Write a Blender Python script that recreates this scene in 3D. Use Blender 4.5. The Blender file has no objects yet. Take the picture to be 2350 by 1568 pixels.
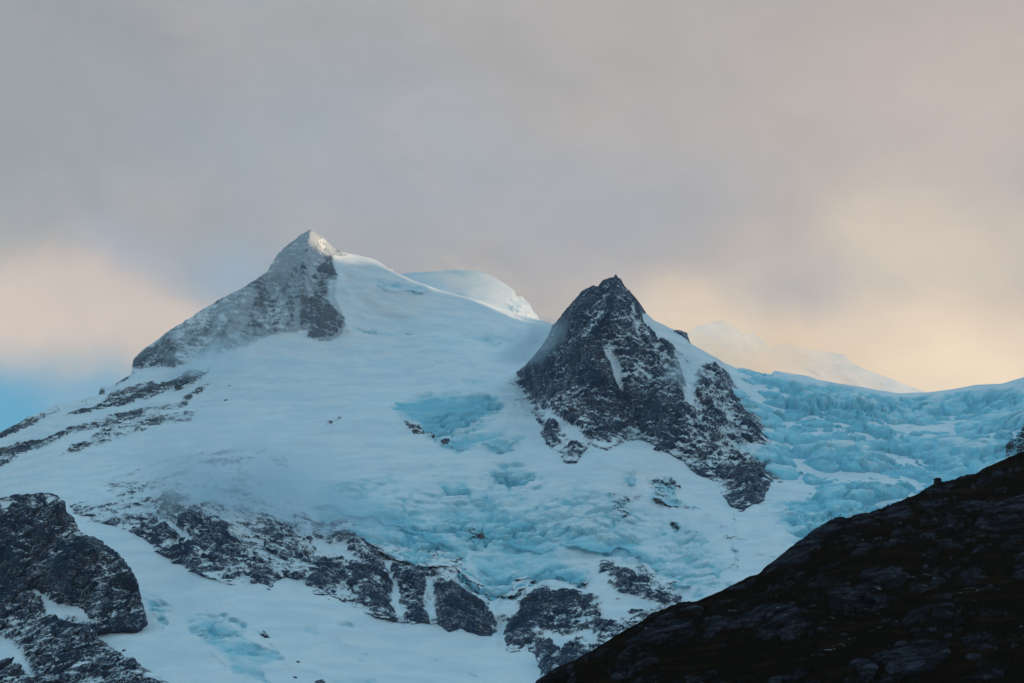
import bpy, math
import numpy as np
sc = bpy.context.scene
R = math.radians
# ---------------------------------------------------------------- camera
W, H = 1024, 683
HFOV = R(30.0)
F = (W/2)/math.tan(HFOV/2)
PITCH = R(12.0)
CAM = np.array([0.0, 0.0, 15.0])
cam = bpy.data.cameras.new('camera'); co = bpy.data.objects.new('camera', cam)
sc.collection.objects.link(co); sc.camera = co
cam.angle = HFOV; cam.clip_start = 1; cam.clip_end = 120000
co.location = CAM; co.rotation_euler = (R(90)+PITCH, 0, 0)
sc.render.resolution_x, sc.render.resolution_y = W, H
K = W/2350.0                       # photo-tracing units (2350 wide) to render pixels
FWD = np.array([0, math.cos(PITCH), math.sin(PITCH)]); UP = np.array([0, -math.sin(PITCH), math.cos(PITCH)])
def ray(px, py):
    x = (np.asarray(px, float)*K-W/2)/F; y = -(np.asarray(py, float)*K-H/2)/F
    return np.stack([x, FWD[1]+y*UP[1], FWD[2]+y*UP[2]], -1)
def at(px, py, D): return CAM + ray(px, py)*np.asarray(D, float)[..., None]
def lin(r, g, b):
    return tuple((c/255/12.92 if c/255 <= .04045 else ((c/255+.055)/1.055)**2.4) for c in (r, g, b))
# ---------------------------------------------------------------- light
SUN_EL, SUN_AZ = R(7.0), R(75.0)   # azimuth measured from the view direction (+y) towards +x
sc.view_settings.view_transform = 'Standard'; sc.view_settings.look = 'None'
sc.view_settings.exposure = 0.6; sc.view_settings.gamma = 1.0
wd = bpy.data.worlds.new('World'); sc.world = wd; wd.use_nodes = True
nt = wd.node_tree; nt.nodes.clear()
class NG:
    """tiny node-graph helper"""
    def __init__(s, t): s.t = t
    def n(s, k, **kw):
        o = s.t.nodes.new(k)
        for a, b in kw.items(): setattr(o, a, b)
        return o
    def lk(s, a, b): s.t.links.new(a, b)
    def put(s, v, sock):
        if hasattr(v, 'is_output') or isinstance(v, bpy.types.NodeSocket): s.lk(v, sock)
        else:
            if isinstance(v, tuple) and len(v) == 3 and sock.type == 'RGBA': v = v+(1,)
            sock.default_value = v
    def m(s, op, a, b=0.0, c=0.0, clamp=False):
        o = s.n('ShaderNodeMath', operation=op, use_clamp=clamp)
        s.put(a, o.inputs[0]); s.put(b, o.inputs[1]); s.put(c, o.inputs[2]); return o.outputs[0]
    def v(s, op, a, b=(0, 0, 0)):
        o = s.n('ShaderNodeVectorMath', operation=op); s.put(a, o.inputs[0])
        if op == 'SCALE': s.put(b, o.inputs[3])
        else: s.put(b, o.inputs[1])
        return o.outputs[1] if op in ('LENGTH', 'DISTANCE', 'DOT_PRODUCT') else o.outputs[0]
    def mix(s, f, a, b):
        o = s.n('ShaderNodeMix', data_type='RGBA'); s.put(f, o.inputs[0]); s.put(a, o.inputs[6]); s.put(b, o.inputs[7]); return o.outputs[2]
    def mr(s, x, a, b, c=0.0, d=1.0, t='SMOOTHSTEP'):
        o = s.n('ShaderNodeMapRange', interpolation_type=t); s.put(x, o.inputs[0])
        for i, q in enumerate((a, b, c, d)): s.put(q, o.inputs[i+1])
        return o.outputs[0]
    def noise(s, vec, scale, det=4, rough=.55, dist=0.0, col=False):
        o = s.n('ShaderNodeTexNoise'); s.put(vec, o.inputs['Vector']); o.inputs['Scale'].default_value = scale
        o.inputs['Detail'].default_value = det; o.inputs['Roughness'].default_value = rough; o.inputs['Distortion'].default_value = dist
        return o.outputs[1 if col else 0]
    def mapv(s, vec, sc_=(1, 1, 1), rot=(0, 0, 0)):
        o = s.n('ShaderNodeMapping'); s.put(vec, o.inputs[0]); o.inputs['Scale'].default_value = sc_; o.inputs['Rotation'].default_value = rot
        return o.outputs[0]
g = NG(nt)
sky = g.n('ShaderNodeTexSky', sky_type='NISHITA'); sky.sun_disc = False
sky.sun_elevation = SUN_EL; sky.sun_rotation = SUN_AZ; sky.air_density = 1.0; sky.dust_density = .6; sky.ozone_density = 1.0
dirv = g.n('ShaderNodeTexCoord').outputs['Generated']
warp = g.v('SCALE', g.v('SUBTRACT', g.noise(dirv, 7, 5, .55, 0, True), (.5, .5, .5))  , .075)
dw = g.v('ADD', dirv, warp)
sep = g.n('ShaderNodeSeparateXYZ'); g.lk(dw, sep.inputs[0])
# cloud deck: grey on the left, warmer towards the low sun on the right
col = g.mix(g.mr(sep.outputs[0], -.30, .30), lin(158, 166, 172), lin(200, 188, 180))
col = g.mix(g.m('MULTIPLY', g.mr(sep.outputs[2], .20, .40), .35), col, lin(160, 160, 164))
def blob(col, px, py, rx, rz, rgb, amt):
    d = ray(px, py); d = d/np.linalg.norm(d)
    q = g.v('MULTIPLY', g.v('SUBTRACT', dw, tuple(d)), (1/rx, 1/rx, 1/rz))
    return g.mix(g.mr(g.v('LENGTH', q), 0.0, 1.0, amt, 0.0), col, lin(*rgb))
for b_ in [(700, 330, .16, .07, (166, 178, 190), .5), (1150, 480, .20, .07, (172, 176, 186), .7),
           (-60, 745, .20, .050, (226, 208, 192), 1.0), (260, 730, .13, .035, (218, 204, 194), .9),
           (60, 975, .125, .048, (96, 170, 206), 1.25), (-200, 970, .20, .056, (96, 170, 206), 1.25),
           (580, 620, .05, .03, (150, 180, 204), .6), (330, 600, .06, .02, (164, 182, 204), .5),
           (2150, 760, .17, .10, (226, 208, 188), .9), (2230, 880, .20, .050, (252, 230, 200), .95), (2080, 640, .07, .045, (228, 212, 194), .6),
           (1640, 780, .12, .045, (238, 220, 198), .9), (1850, 700, .05, .025, (184, 180, 182), .7),
           (2250, 150, .14, .07, (202, 188, 180), .6)]:
    col = blob(col, *b_)
fine = g.m('ADD', g.m('MULTIPLY', g.noise(g.mapv(dirv, (1, 1, 1.35), (.2, .4, .1)), 9, 7, .58, .3), .7), g.m('MULTIPLY', g.noise(g.mapv(dirv, (1, 1, 1.5), (.5, .1, .3)), 30, 6, .62, .3), .3))
col = g.v('SCALE', col, g.mr(fine, .25, .75, .90, 1.09, 'LINEAR'))
col = g.mix(g.mr(g.noise(g.mapv(dirv, (1, 1, 1.5), (.3, .5, 0)), 11, 6, .6, .3), .46, .74, 0, .22), col, lin(206, 192, 184))
col = g.mix(g.mr(g.noise(g.mapv(dirv, (1, 1, 1.6), (.1, .5, 1)), 7, 6, .58, .2), .48, .74, 0, .28), col, lin(150, 160, 172))
# above the visible bank the deck opens to clear dusk sky
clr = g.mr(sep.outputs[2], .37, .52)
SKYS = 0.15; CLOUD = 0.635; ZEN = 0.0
skyc = g.v('ADD', g.v('SCALE', sky.outputs[0], SKYS), (.085, .185, .215))   # blue light added to the unseen upper sky to brighten the snow
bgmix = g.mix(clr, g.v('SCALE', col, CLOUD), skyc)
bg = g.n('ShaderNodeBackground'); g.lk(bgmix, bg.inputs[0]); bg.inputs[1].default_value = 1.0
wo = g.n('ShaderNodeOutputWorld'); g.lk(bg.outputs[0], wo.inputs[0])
sl = bpy.data.lights.new('sun', 'SUN'); sl.energy = 3.1; sl.angle = R(.5); sl.color = (1, .66, .38)
so = bpy.data.objects.new('sun', sl); sc.collection.objects.link(so)
from mathutils import Vector
SUNV = Vector((math.sin(SUN_AZ)*math.cos(SUN_EL), math.cos(SUN_AZ)*math.cos(SUN_EL), math.sin(SUN_EL)))
so.rotation_euler = (-SUNV).to_track_quat('-Z', 'Y').to_euler()
sc.cycles.volume_bounces = 4; sc.cycles.max_bounces = 12
# ---------------------------------------------------------------- numpy noise
def _h(ix, iy, iz, s):
    h = (ix*73856093) ^ (iy*19349663) ^ (iz*83492791) ^ (s*2654435)
    h &= 0xffffffff
    h = ((h ^ (h >> 15))*2246822519) & 0xffffffff
    h = ((h ^ (h >> 13))*3266489917) & 0xffffffff
    return ((h ^ (h >> 16)) & 0xffff).astype(np.float32)/32767.5-1
def vnoise(p, s=0):
    i = np.floor(p).astype(np.int64); f = (p-i).astype(np.float32); u = f*f*f*(f*(f*6-15)+10)
    r = 0
    for dx in (0, 1):
        wx = u[..., 0] if dx else 1-u[..., 0]
        for dy in (0, 1):
            wy = u[..., 1] if dy else 1-u[..., 1]
            for dz in (0, 1):
                wz = u[..., 2] if dz else 1-u[..., 2]
                r = r + _h(i[..., 0]+dx, i[..., 1]+dy, i[..., 2]+dz, s)*wx*wy*wz
    return r
ROT = np.array([[.80, .36, -.48], [-.60, .48, -.64], [0, .80, .60]])
def fbm(p, L, oc=5, gain=.5, s=0, kind=0):
    q = np.asarray(p)/L; a = 1.0; r = 0; t = 0
    for o in range(oc):
        n = vnoise(q, s+o)
        if kind == 1: n = 1-2*np.abs(n)          # ridged: sharp crests
        elif kind == 2: n = 2*np.abs(n)-1        # billow: rounded with creases
        r = r+a*n; t += a; a *= gain; q = (q@ROT)*2.03
    return r/t
def worley(p, s=0):
    """distance to the nearest and second nearest cell point, and a random number of the nearest cell"""
    i = np.floor(p).astype(np.int64); f = (p-i).astype(np.float32); f1 = np.full(p.shape[:-1], 9., np.float32); f2 = f1.copy(); r = f1*0
    for dx in (-1, 0, 1):
        for dy in (-1, 0, 1):
            for dz in (-1, 0, 1):
                a, b, c = i[..., 0]+dx, i[..., 1]+dy, i[..., 2]+dz; h = _h(a, b, c, s)
                d = (dx+.5+.42*h-f[..., 0])**2+(dy+.5+.42*_h(a, b, c, s+7)-f[..., 1])**2+(dz+.5+.42*_h(a, b, c, s+13)-f[..., 2])**2
                m = d < f1; f2 = np.where(m, f1, np.minimum(f2, d)); r = np.where(m, h, r); f1 = np.where(m, d, f1)
    return np.sqrt(f1), np.sqrt(f2), r
def blocks(V, size, s, squash=(1, 1, 1)):
    """tilted flat blocks parted by cracks: height -1..1 and how deep in a crack"""
    w = (V+size*.22*np.stack([fbm(V, size*1.2, 3, .55, s+k) for k in range(3)], -1))*np.array(squash)/size
    f1, f2, r = worley(w, s); crack = 1-sst(f2-f1, .02, .22)
    tilt = (w-np.floor(w))@np.array([.3, .2, .5])-.5
    return r*.6+tilt*.5-.15*f1, crack
def sst(x, a, b):
    t = np.clip((x-a)/(b-a), 0, 1); return t*t*(3-2*t)
def sdf(px, py, poly):
    """signed distance to a polygon, positive inside, in photo units"""
    poly = np.array(poly, float); d = np.full(px.shape, 1e9); ins = np.zeros(px.shape, bool)
    for (x0, y0), (x1, y1) in zip(poly, np.roll(poly, -1, 0)):
        ex, ey = x1-x0, y1-y0; t = np.clip(((px-x0)*ex+(py-y0)*ey)/(ex*ex+ey*ey+1e-9), 0, 1)
        d = np.minimum(d, (px-x0-t*ex)**2+(py-y0-t*ey)**2)
        if y0 != y1: ins ^= ((y0 > py) != (y1 > py)) & (px < x0+(py-y0)*ex/(ey))
    d = np.sqrt(d); return np.where(ins, d, -d)
def paint(A, px, py, poly, val, w=6, mode='set'):
    x0, y0 = np.min(poly, 0)-w; x1, y1 = np.max(poly, 0)+w
    k = (px > x0) & (px < x1) & (py > y0) & (py < y1)
    if not k.any(): return
    m = sst(sdf(px[k], py[k], poly), -w, w)
    A[k] = A[k]*(1-m)+val*m
def rbf(pts):
    P = np.array(pts, float); X = P[:, :2]/1000; n = len(X)
    def phi(r2): return np.where(r2 > 1e-12, .5*r2*np.log(r2+1e-20), 0)
    d = ((X[:, None]-X[None])**2).sum(-1)
    A = np.zeros((n+3, n+3)); A[:n, :n] = phi(d)+np.eye(n)*2e-4; A[:n, n] = 1; A[:n, n+1:] = X; A[n, :n] = 1; A[n+1:, :n] = X.T
    w = np.linalg.solve(A, np.r_[P[:, 2], 0, 0, 0])
    def f(px, py):
        px = np.clip(px, -260, 2620); py = np.clip(py, 380, 1760)
        x = np.asarray(px)/1000; y = np.asarray(py)/1000; r = w[n]+w[n+1]*x+w[n+2]*y
        for i in range(n): r = r+w[i]*phi((x-X[i, 0])**2+(y-X[i, 1])**2)
        return r
    return f
# ---------------------------------------------------------------- materials
def new_mat(name):
    m = bpy.data.materials.new(name); m.use_nodes = True; m.node_tree.nodes.clear(); return m, NG(m.node_tree)
def finish(g, colr, rough, bump_h, dist, spec=.3):
    b = g.n('ShaderNodeBsdfPrincipled'); g.put(colr, b.inputs['Base Color']); g.put(rough, b.inputs['Roughness'])
    g.put(spec, b.inputs['Specular IOR Level'])
    if bump_h is not None:
        bp = g.n('ShaderNodeBump'); bp.inputs['Strength'].default_value = 1.0; bp.inputs['Distance'].default_value = dist
        g.lk(bump_h, bp.inputs['Height']); g.lk(bp.outputs[0], b.inputs['Normal'])
    o = g.n('ShaderNodeOutputMaterial'); g.lk(b.outputs[0], o.inputs[0])
SNOW = (.80, .85, .88)
def alpine(name, px=3.5, strata=(0, 0, 0), rock_a=(.020, .036, .062), rock_b=(.052, .060, .078), warmrock=.15, snow=SNOW,
           rime=0.0, ice_c=(.22, .62, .75), snowdust=1.0):
    """snow, bare rock and blue ice; px is the finest feature in metres"""
    m, g = new_mat(name)
    P = g.n('ShaderNodeNewGeometry').outputs['Position']; N = g.n('ShaderNodeNewGeometry').outputs['Normal']
    nz = g.n('ShaderNodeSeparateXYZ'); g.lk(N, nz.inputs[0]); nz = nz.outputs[2]
    def att(a): o = g.n('ShaderNodeAttribute'); o.attribute_name = a; return o.outputs['Fac']
    rk, ic = att('rock'), att('ice')
    Pl = g.mapv(g.v('ADD', P, g.v('SCALE', g.v('SUBTRACT', g.noise(P, 1/(px*22), 3, .5, 0, True), (.5, .5, .5)), px*16)), (1, 1, 2.6), strata)
    n1 = g.noise(Pl, 1/(px*14), 6, .62); n2 = g.noise(Pl, 1/(px*3.2), 4, .65, .3); n3 = g.noise(P, 1/(px*42), 4, .55)
    # bare rock shows where the face is steep and the wind scours it; snow stays on ledges
    e = g.m('ADD', g.m('MULTIPLY', g.m('SUBTRACT', n1, .5), 1.8), g.m('MULTIPLY', g.m('SUBTRACT', n2, .5), 2.0))
    e = g.m('ADD', e, g.m('MULTIPLY', g.m('SUBTRACT', n3, .5), 1.3))
    steep = g.m('MULTIPLY', g.m('SUBTRACT', .50, nz), .55*snowdust)
    e = g.m('ADD', e, steep)
    e = g.m('ADD', e, g.m('MULTIPLY', g.m('SUBTRACT', rk, .5), 1.15))
    gate = g.mr(rk, .03, .14)
    rock = g.m('MULTIPLY', g.mr(e, -.06, .16), gate)
    rc = g.mix(g.mr(g.noise(P, 1/(px*30), 4, .6), .45, .72), rock_a, rock_b)
    rc = g.mix(g.m('MULTIPLY', g.mr(g.noise(P, 1/(px*50), 5, .6, .5), .56, .68), warmrock), rc, (.20, .085, .05))
    rc = g.mix(g.m('MULTIPLY', g.mr(g.noise(Pl, 1/(px*4), 5, .75), .48, .62, 0.0, .55*snowdust), g.mr(g.noise(P, 1/(px*24), 4, .6, .5), .42, .66, .08, 1.0)), rc, snow)     # thin film of dust snow
    rc = g.v('SCALE', rc, g.mr(n2, .3, .7, .6, 1.35, 'LINEAR'))
    if rime:
        pz = g.n('ShaderNodeSeparateXYZ'); g.lk(P, pz.inputs[0]); rc = g.mix(g.m('MULTIPLY', g.mr(pz.outputs[2], 1650, 1850, 0.0, rime), g.mr(rk, .60, .85, 1.0, .25)), rc, (.60, .70, .78))   # rime frost only high up
    # ice: blue where the face is steep or broken, snow on the flats
    ci = g.m('ADD', g.m('MULTIPLY', g.m('SUBTRACT', g.noise(Pl, 1/(px*16), 5, .6, .6), .5), 1.7), g.m('MULTIPLY', g.m('SUBTRACT', ic, .5), 1.7))
    ci = g.m('ADD', ci, g.m('MULTIPLY', g.m('SUBTRACT', .90, nz), 1.2))
    ci = g.m('MULTIPLY', g.mr(ci, -.45, .80, 0, .9), g.mr(ic, .02, .30))
    icc = g.mix(g.mr(g.noise(P, 1/(px*9), 5, .65), .35, .7), ice_c, tuple(c*.62+.3 for c in ice_c)); icc = g.mix(g.mr(ic, .75, 1.1, 0, .75), icc, (.13, .52, .68))
    icc = g.mix(g.m('MULTIPLY', g.mr(g.noise(g.mapv(P, (1, 1, 3)), 1/(px*5), 4, .7, 1.0), .60, .72), .35), icc, (.13, .36, .46))
    sn = g.mix(g.mr(g.noise(g.mapv(P, (.7, .3, 3.2), (0, R(-9), 0)), 1/(px*34), 6, .62, .4), .35, .7), snow, tuple(c*q for c, q in zip(snow, (.80, .89, .95))))
    c = g.mix(ci, sn, icc); c = g.mix(rock, c, rc)
    hb = g.m('ADD', g.m('MULTIPLY', g.noise(g.mapv(P, (1, .5, 2.5), (0, R(-14), 0)), 1/(px*8), 4, .6), .35), g.m('MULTIPLY', g.m('MULTIPLY', n2, 1.2), g.m('ADD', rock, g.m('MULTIPLY', ci, .5))))
    finish(g, c, g.mix(rock, (.6, .6, .6), (.9, .9, .9)), hb, px*.9, g.mix(rock, (.25,)*3, (.06,)*3))
    return m
# ---------------------------------------------------------------- mesh builder
def link_mesh(name, V, Fq, mat, attrs=None, smooth=True, parent=None):
    me = bpy.data.meshes.new(name)
    me.vertices.add(len(V)); me.vertices.foreach_set('co', np.ascontiguousarray(V, np.float32).ravel())
    me.loops.add(Fq.size); me.loops.foreach_set('vertex_index', Fq.ravel().astype(np.int32))
    me.polygons.add(len(Fq)); me.polygons.foreach_set('loop_start', np.arange(0, Fq.size, 4, dtype=np.int32))
    me.polygons.foreach_set('loop_total', np.full(len(Fq), 4, np.int32))
    me.update(calc_edges=True); me.validate()
    me.polygons.foreach_set('use_smooth', np.full(len(me.polygons), smooth))
    for k, a in (attrs or {}).items():
        at_ = me.attributes.new(k, 'FLOAT', 'POINT'); at_.data.foreach_set('value', a.astype(np.float32).ravel())
    me.materials.append(mat)
    o = bpy.data.objects.new(name, me); sc.collection.objects.link(o)
    if parent: o.parent = parent
    return o
def grid_faces(nr, nc, keep=None):
    i = np.arange(nr*nc).reshape(nr, nc)
    q = np.stack([i[1:, :-1], i[1:, 1:], i[:-1, 1:], i[:-1, :-1]], -1)
    return q[keep] if keep is not None else q.reshape(-1, 4)
def tag(o, label=None, cat=None, group=None, kind=None):
    for k, v_ in (('label', label), ('category', cat), ('group', group), ('kind', kind)):
        if v_: o[k] = v_
    return o
def terrain(name, x0, x1, ridge, bottom, depth, mat, step=2.0, attrf=None, disp=None, back=None, base=None, poly=None, blend=40,
            sink=60, soft=0, rfade=.35, edge_noise=0, smooth=True, dvec=(0, -.8, .6), label=None, backL=1400):
    """A height surface seen from below: columns run along the ridge, rows from the ridge down to its foot; a far side falls away behind
    the ridge. Where poly is given the surface dives under the base terrain outside it."""
    xs = np.concatenate([np.arange(x0, -120, step*5), np.arange(max(x0, -120), min(x1, 2470)+step, step), np.arange(2470+2*step, x1+step, step*5)]); nc = len(xs)
    rp = np.array(ridge, float); top = np.interp(xs, rp[:, 0], rp[:, 1])
    rows = np.arange(top.min(), bottom+step, step); nr = len(rows)
    PX = np.repeat(xs[None], nr, 0); PY = np.maximum(rows[:, None], top[None])
    live = rows[1:, None] > np.minimum(top[1:], top[:-1])[None]
    D = depth(PX, PY)
    keep = None; s = None
    if poly is not None:
        wx = PX; wy = PY
        if edge_noise:
            p0 = at(PX, PY, D); wx = PX+edge_noise*fbm(p0, 160, 4, .6, 31); wy = PY+edge_noise*fbm(p0, 160, 4, .6, 47)
        s = sdf(wx, wy, poly); D0 = base(PX, PY); k = sst(s, 0, blend)
        D = (D0+sink*sst(-s, -4, 14))*(1-k)+np.minimum(D, D0)*k-3*(s > 0)+soft*(1-k)
        kv = s > -26; keep = kv[1:, 1:] | kv[:-1, :-1] | kv[1:, :-1] | kv[:-1, 1:]
    keep = live if keep is None else keep & live
    V = at(PX, PY, D)
    at_ = attrf(PX, PY, V) if attrf else {}
    if disp is not None:
        n = disp(V, at_, PX, PY)*(1 if s is None else sst(s, -6, 34))*(rfade+(1-rfade)*sst(PY-top[None], 0, 48)); V = V+n[..., None]*np.array(dvec)
    if back is not None:
        nb = 26; tb = np.linspace(0, 1, nb+1)[1:][::-1]**1.6
        B = V[0][None]+np.zeros((nb, 1, 1)); b = tb[:, None]*backL
        rough = fbm(B+np.array([0, 1, 0])*b[..., None], 130, 4, .5, 77)*25*sst(b, 0, 200)
        B = B+np.stack([0*b+0*rough, b+0*rough, -b*back*(1-.25*tb[:, None])+rough-6*sst(b, 0, 8)], -1)
        V = np.concatenate([B, V], 0)
        for a in at_: at_[a] = np.concatenate([np.repeat(at_[a][:1], nb, 0), at_[a]], 0)
        kb = np.ones((nb, nc-1), bool)
        if poly is not None: kb &= ((s[0, 1:] > -26) | (s[0, :-1] > -26))[None]
        keep = np.concatenate([kb, keep], 0)
    o = link_mesh(name, V.reshape(-1, 3), grid_faces(V.shape[0], nc, keep), mat, at_, smooth)
    return tag(o, label=label, kind='structure')
# ================================================================ PLACE
# ---- water of the fjord at the foot of everything
def flat(name, z, r, mat):
    V = np.array([[-r, -r, z], [r, -r, z], [r, r, z], [-r, r, z]], float)
    return tag(link_mesh(name, V, np.array([[0, 1, 2, 3]]), mat), kind='structure')
wm, g = new_mat('fjord_water')
Pw = g.n('ShaderNodeNewGeometry').outputs['Position']
finish(g, (.02, .05, .06), .12, g.noise(Pw, .05, 4, .6), .6, .5)
flat('water', -1.0, 24000, wm)

# ---- base depth of the massif (photo x, photo y, metres away)
BASE = rbf([(-200, 1060, 8000), (0, 995, 8200), (305, 840, 8800), (500, 690, 8900), (712, 530, 9150), (785, 581, 9230), (870, 600, 9330), (1050, 672, 9520), (1262, 742, 9720), (1390, 750, 9250),
 (1500, 770, 8700), (1778, 850, 8400), (2060, 902, 8300), (2350, 865, 8000), (2550, 800, 7900), (300, 1000, 7700), (100, 1100, 7000), (500, 850, 8500),
 (600, 900, 8100), (900, 800, 8800), (1100, 850, 8250), (1000, 900, 7800), (720, 775, 8800), (785, 690, 8980), (640, 650, 9020), (600, 1000, 7300), (400, 1080, 6800),
 (830, 950, 7500), (1050, 1000, 7050), (1200, 950, 7350), (1200, 1100, 6450), (1000, 1130, 6400), (800, 1110, 6500), (700, 1250, 5950), (300, 1220, 5900),
 (450, 1150, 6150), (180, 1300, 5350), (200, 1450, 4900), (400, 1330, 5420), (600, 1400, 5080), (700, 1560, 4450), (400, 1560, 4350), (1000, 1320, 5660), (1150, 1370, 5500),
 (850, 1280, 5800), (1350, 1260, 5800), (1100, 1470, 5230), (900, 1440, 5200), (1150, 1560, 4700), (1500, 1200, 6150), (1550, 1330, 5550), (1650, 1250, 5750), (1400, 1060, 6400),
 (1230, 1480, 5180), (1350, 1400, 5330), (1700, 1180, 6100), (2000, 950, 7800), (2000, 1060, 6900), (1850, 1200, 6000), (2300, 1000, 7250), (2300, 1100, 6600), (1300, 1560, 4800),
 (1700, 1500, 4800), (2300, 1500, 4600), (2350, 1300, 5300), (0, 1740, 3700), (700, 1740, 3750), (1300, 1740, 3900), (1900, 1740, 3900), (2500, 1740, 3800)])
# benches and ice fronts: lower lip line, height of the step (m), how far up it fades
BENCH = [
 ([(752, 1215), (842, 1240), (871, 1262), (896, 1282), (968, 1298), (1040, 1300), (1058, 1318), (1094, 1350), (1141, 1378), (1184, 1366), (1220, 1332), (1285, 1326), (1346, 1343), (1366, 1330)], 55, 60, 25),
 ([(690, 1150), (760, 1166), (860, 1180), (960, 1215), (1040, 1262), (1068, 1282)], 30, 40, 40),
 ([(1267, 1240), (1300, 1262), (1364, 1268), (1418, 1272), (1472, 1290), (1500, 1318), (1530, 1345), (1566, 1358), (1600, 1350)], 42, 36, 25),
 ([(1000, 1195), (1040, 1212), (1087, 1238), (1120, 1228), (1180, 1196), (1230, 1190)], 30, 45, 35),
 ([(1110, 1240), (1188, 1246), (1240, 1260), (1285, 1258)], 24, 34, 25),
 ([(1085, 1290), (1130, 1318), (1190, 1330), (1250, 1310), (1300, 1300)], 20, 36, 25),
 ([(880, 950), (935, 985), (1000, 1008), (1040, 1000), (1090, 985), (1150, 948)], -45, 40, 30),
 ([(1000, 1018), (1050, 1034), (1110, 1012), (1160, 1024), (1210, 1000)], 30, 30, 25),
 ([(1115, 1070), (1170, 1102), (1230, 1086)], 22, 25, 20), ([(1000, 1105), (1040, 1120), (1085, 1112)], 18, 18, 20),
 ([(940, 790), (1040, 803), (1130, 790), (1200, 778)], 28, 26, 40),
 ([(1050, 876), (1090, 884), (1128, 876)], 14, 9, 15),
 ([(860, 655), (900, 662), (960, 668), (1000, 664)], 22, 16, 25),
 ([(1400, 1160), (1450, 1180), (1520, 1200), (1600, 1235)], 14, 20, 25),
 ([(1490, 1146), (1530, 1158), (1570, 1170), (1612, 1170)], 26, 40, 12),
 ([(1440, 1100), (1452, 1104), (1462, 1104)], 26, 30, 6),
 ([(420, 1440), (470, 1436), (540, 1450), (600, 1480), (650, 1515)], 12, 18, 30),
 ([(470, 1500), (520, 1530), (590, 1560)], 14, 30, 25),
 ([(310, 1350), (345, 1385), (375, 1420)], 10, 20, 15),
]
def bench_sum(PX, PY, edge=False):
    r = np.zeros(PX.shape); q = np.stack([PX, PY, 0*PX], -1)
    wx = PX+14*fbm(q, 70, 4, .55, 301); PY = PY+13*fbm(q, 55, 5, .6, 311); PX = wx; am = np.clip(1+.9*fbm(q, 60, 3, .5, 321), .15, 2)
    for L, amp, ln, tp in BENCH:
        L = np.array(L, float); k = (PX > L[0, 0]-5) & (PX < L[-1, 0]+5)
        x, y = PX[k], PY[k]; ly = np.interp(x, L[:, 0], L[:, 1]); u = ly-y
        ed = sst(x, L[0, 0], L[0, 0]+tp)*sst(-x, -L[-1, 0], -L[-1, 0]+tp)
        if edge:
            r[k] += (amp > 0)*np.where(u > 0, np.exp(-np.abs(u)/9.), np.exp(-np.abs(u)/4.))*ed*np.clip(am[k], 0, 1.2)*(amp > 15)
            continue
        r[k] += np.where(u > 0, amp*np.exp(-np.clip(u, 0, 900)/ln), amp*np.exp(-np.abs(u)/3.0))*ed*am[k]
    return r
# crests and hollows: line, height (m, + towards the camera), half width
CREST = [([(830, 945), (770, 985), (700, 1010), (600, 1032), (500, 1048), (380, 1085), (270, 1110), (150, 1155)], 60, 34),
 ([(800, 650), (822, 690), (860, 715), (920, 735)], -75, 24), ([(775, 640), (800, 672), (830, 702), (880, 728)], 40, 12), ([(960, 800), (1040, 812), (1130, 800), (1210, 780)], 40, 14), ([(980, 785), (1060, 790), (1150, 782)], -40, 20), ([(1140, 1000), (1160, 960), (1190, 930)], 40, 26), ([(1000, 1075), (1100, 1062), (1200, 1085)], 26, 22), ([(775, 640), (770, 680), (790, 722), (800, 750)], 70, 22),
 ([(830, 945), (860, 1000), (900, 1070), (960, 1110)], 35, 40), ([(906, 924), (930, 960), (960, 1000)], 35, 14),
 ([(712, 530), (700, 600), (690, 680), (650, 740)], 110, 60), ([(590, 640), (560, 700), (520, 770)], 70, 34), ([(430, 733), (410, 780), (405, 840)], 60, 22),
 ([(640, 650), (630, 700), (600, 760)], -50, 24), ([(500, 700), (480, 760), (470, 800)], -50, 22),
 ([(560, 1340), (620, 1240), (640, 1150)], 40, 30), ([(450, 1290), (420, 1200), (400, 1110)], 40, 26), ([(340, 1160), (400, 1200), (450, 1240), (500, 1260)], -25, 12),
 ([(760, 1360), (740, 1280), (700, 1190)], 40, 24), ([(860, 1390), (845, 1330), (820, 1290)], 35, 26), ([(1060, 1450), (1050, 1390), (1030, 1345)], 45, 34),
 ([(895, 1300), (905, 1360), (925, 1430)], -28, 8), ([(990, 1330), (985, 1380), (988, 1430)], -24, 9), ([(1130, 1385), (1145, 1430), (1150, 1480)], -30, 11),
 ([(945, 1300), (950, 1360), (955, 1420)], 25, 18), ([(1200, 1480), (1260, 1410), (1300, 1360)], 35, 32), ([(1260, 1540), (1250, 1500)], 30, 20)]
def segd(px, py, L):
    d = np.full(px.shape, 1e9)
    for (x0, y0), (x1, y1) in zip(L[:-1], L[1:]):
        ex, ey = x1-x0, y1-y0; t = np.clip(((px-x0)*ex+(py-y0)*ey)/(ex*ex+ey*ey), 0, 1)
        d = np.minimum(d, (px-x0-t*ex)**2+(py-y0-t*ey)**2)
    return np.sqrt(d)
def crest_sum(PX, PY, C=CREST):
    r = np.zeros(PX.shape)
    for L, amp, w in C:
        q = np.array(L); k = (PX > q[:, 0].min()-4*w) & (PX < q[:, 0].max()+4*w) & (PY > q[:, 1].min()-4*w) & (PY < q[:, 1].max()+4*w)
        d = segd(PX[k], PY[k], L)
        r[k] += amp*np.exp(-(np.sqrt(d*d+9)-3)/w*1.2)
    return r
def D0(PX, PY):
    return BASE(PX, PY)-crest_sum(PX, PY)-bench_sum(PX, PY)

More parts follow.
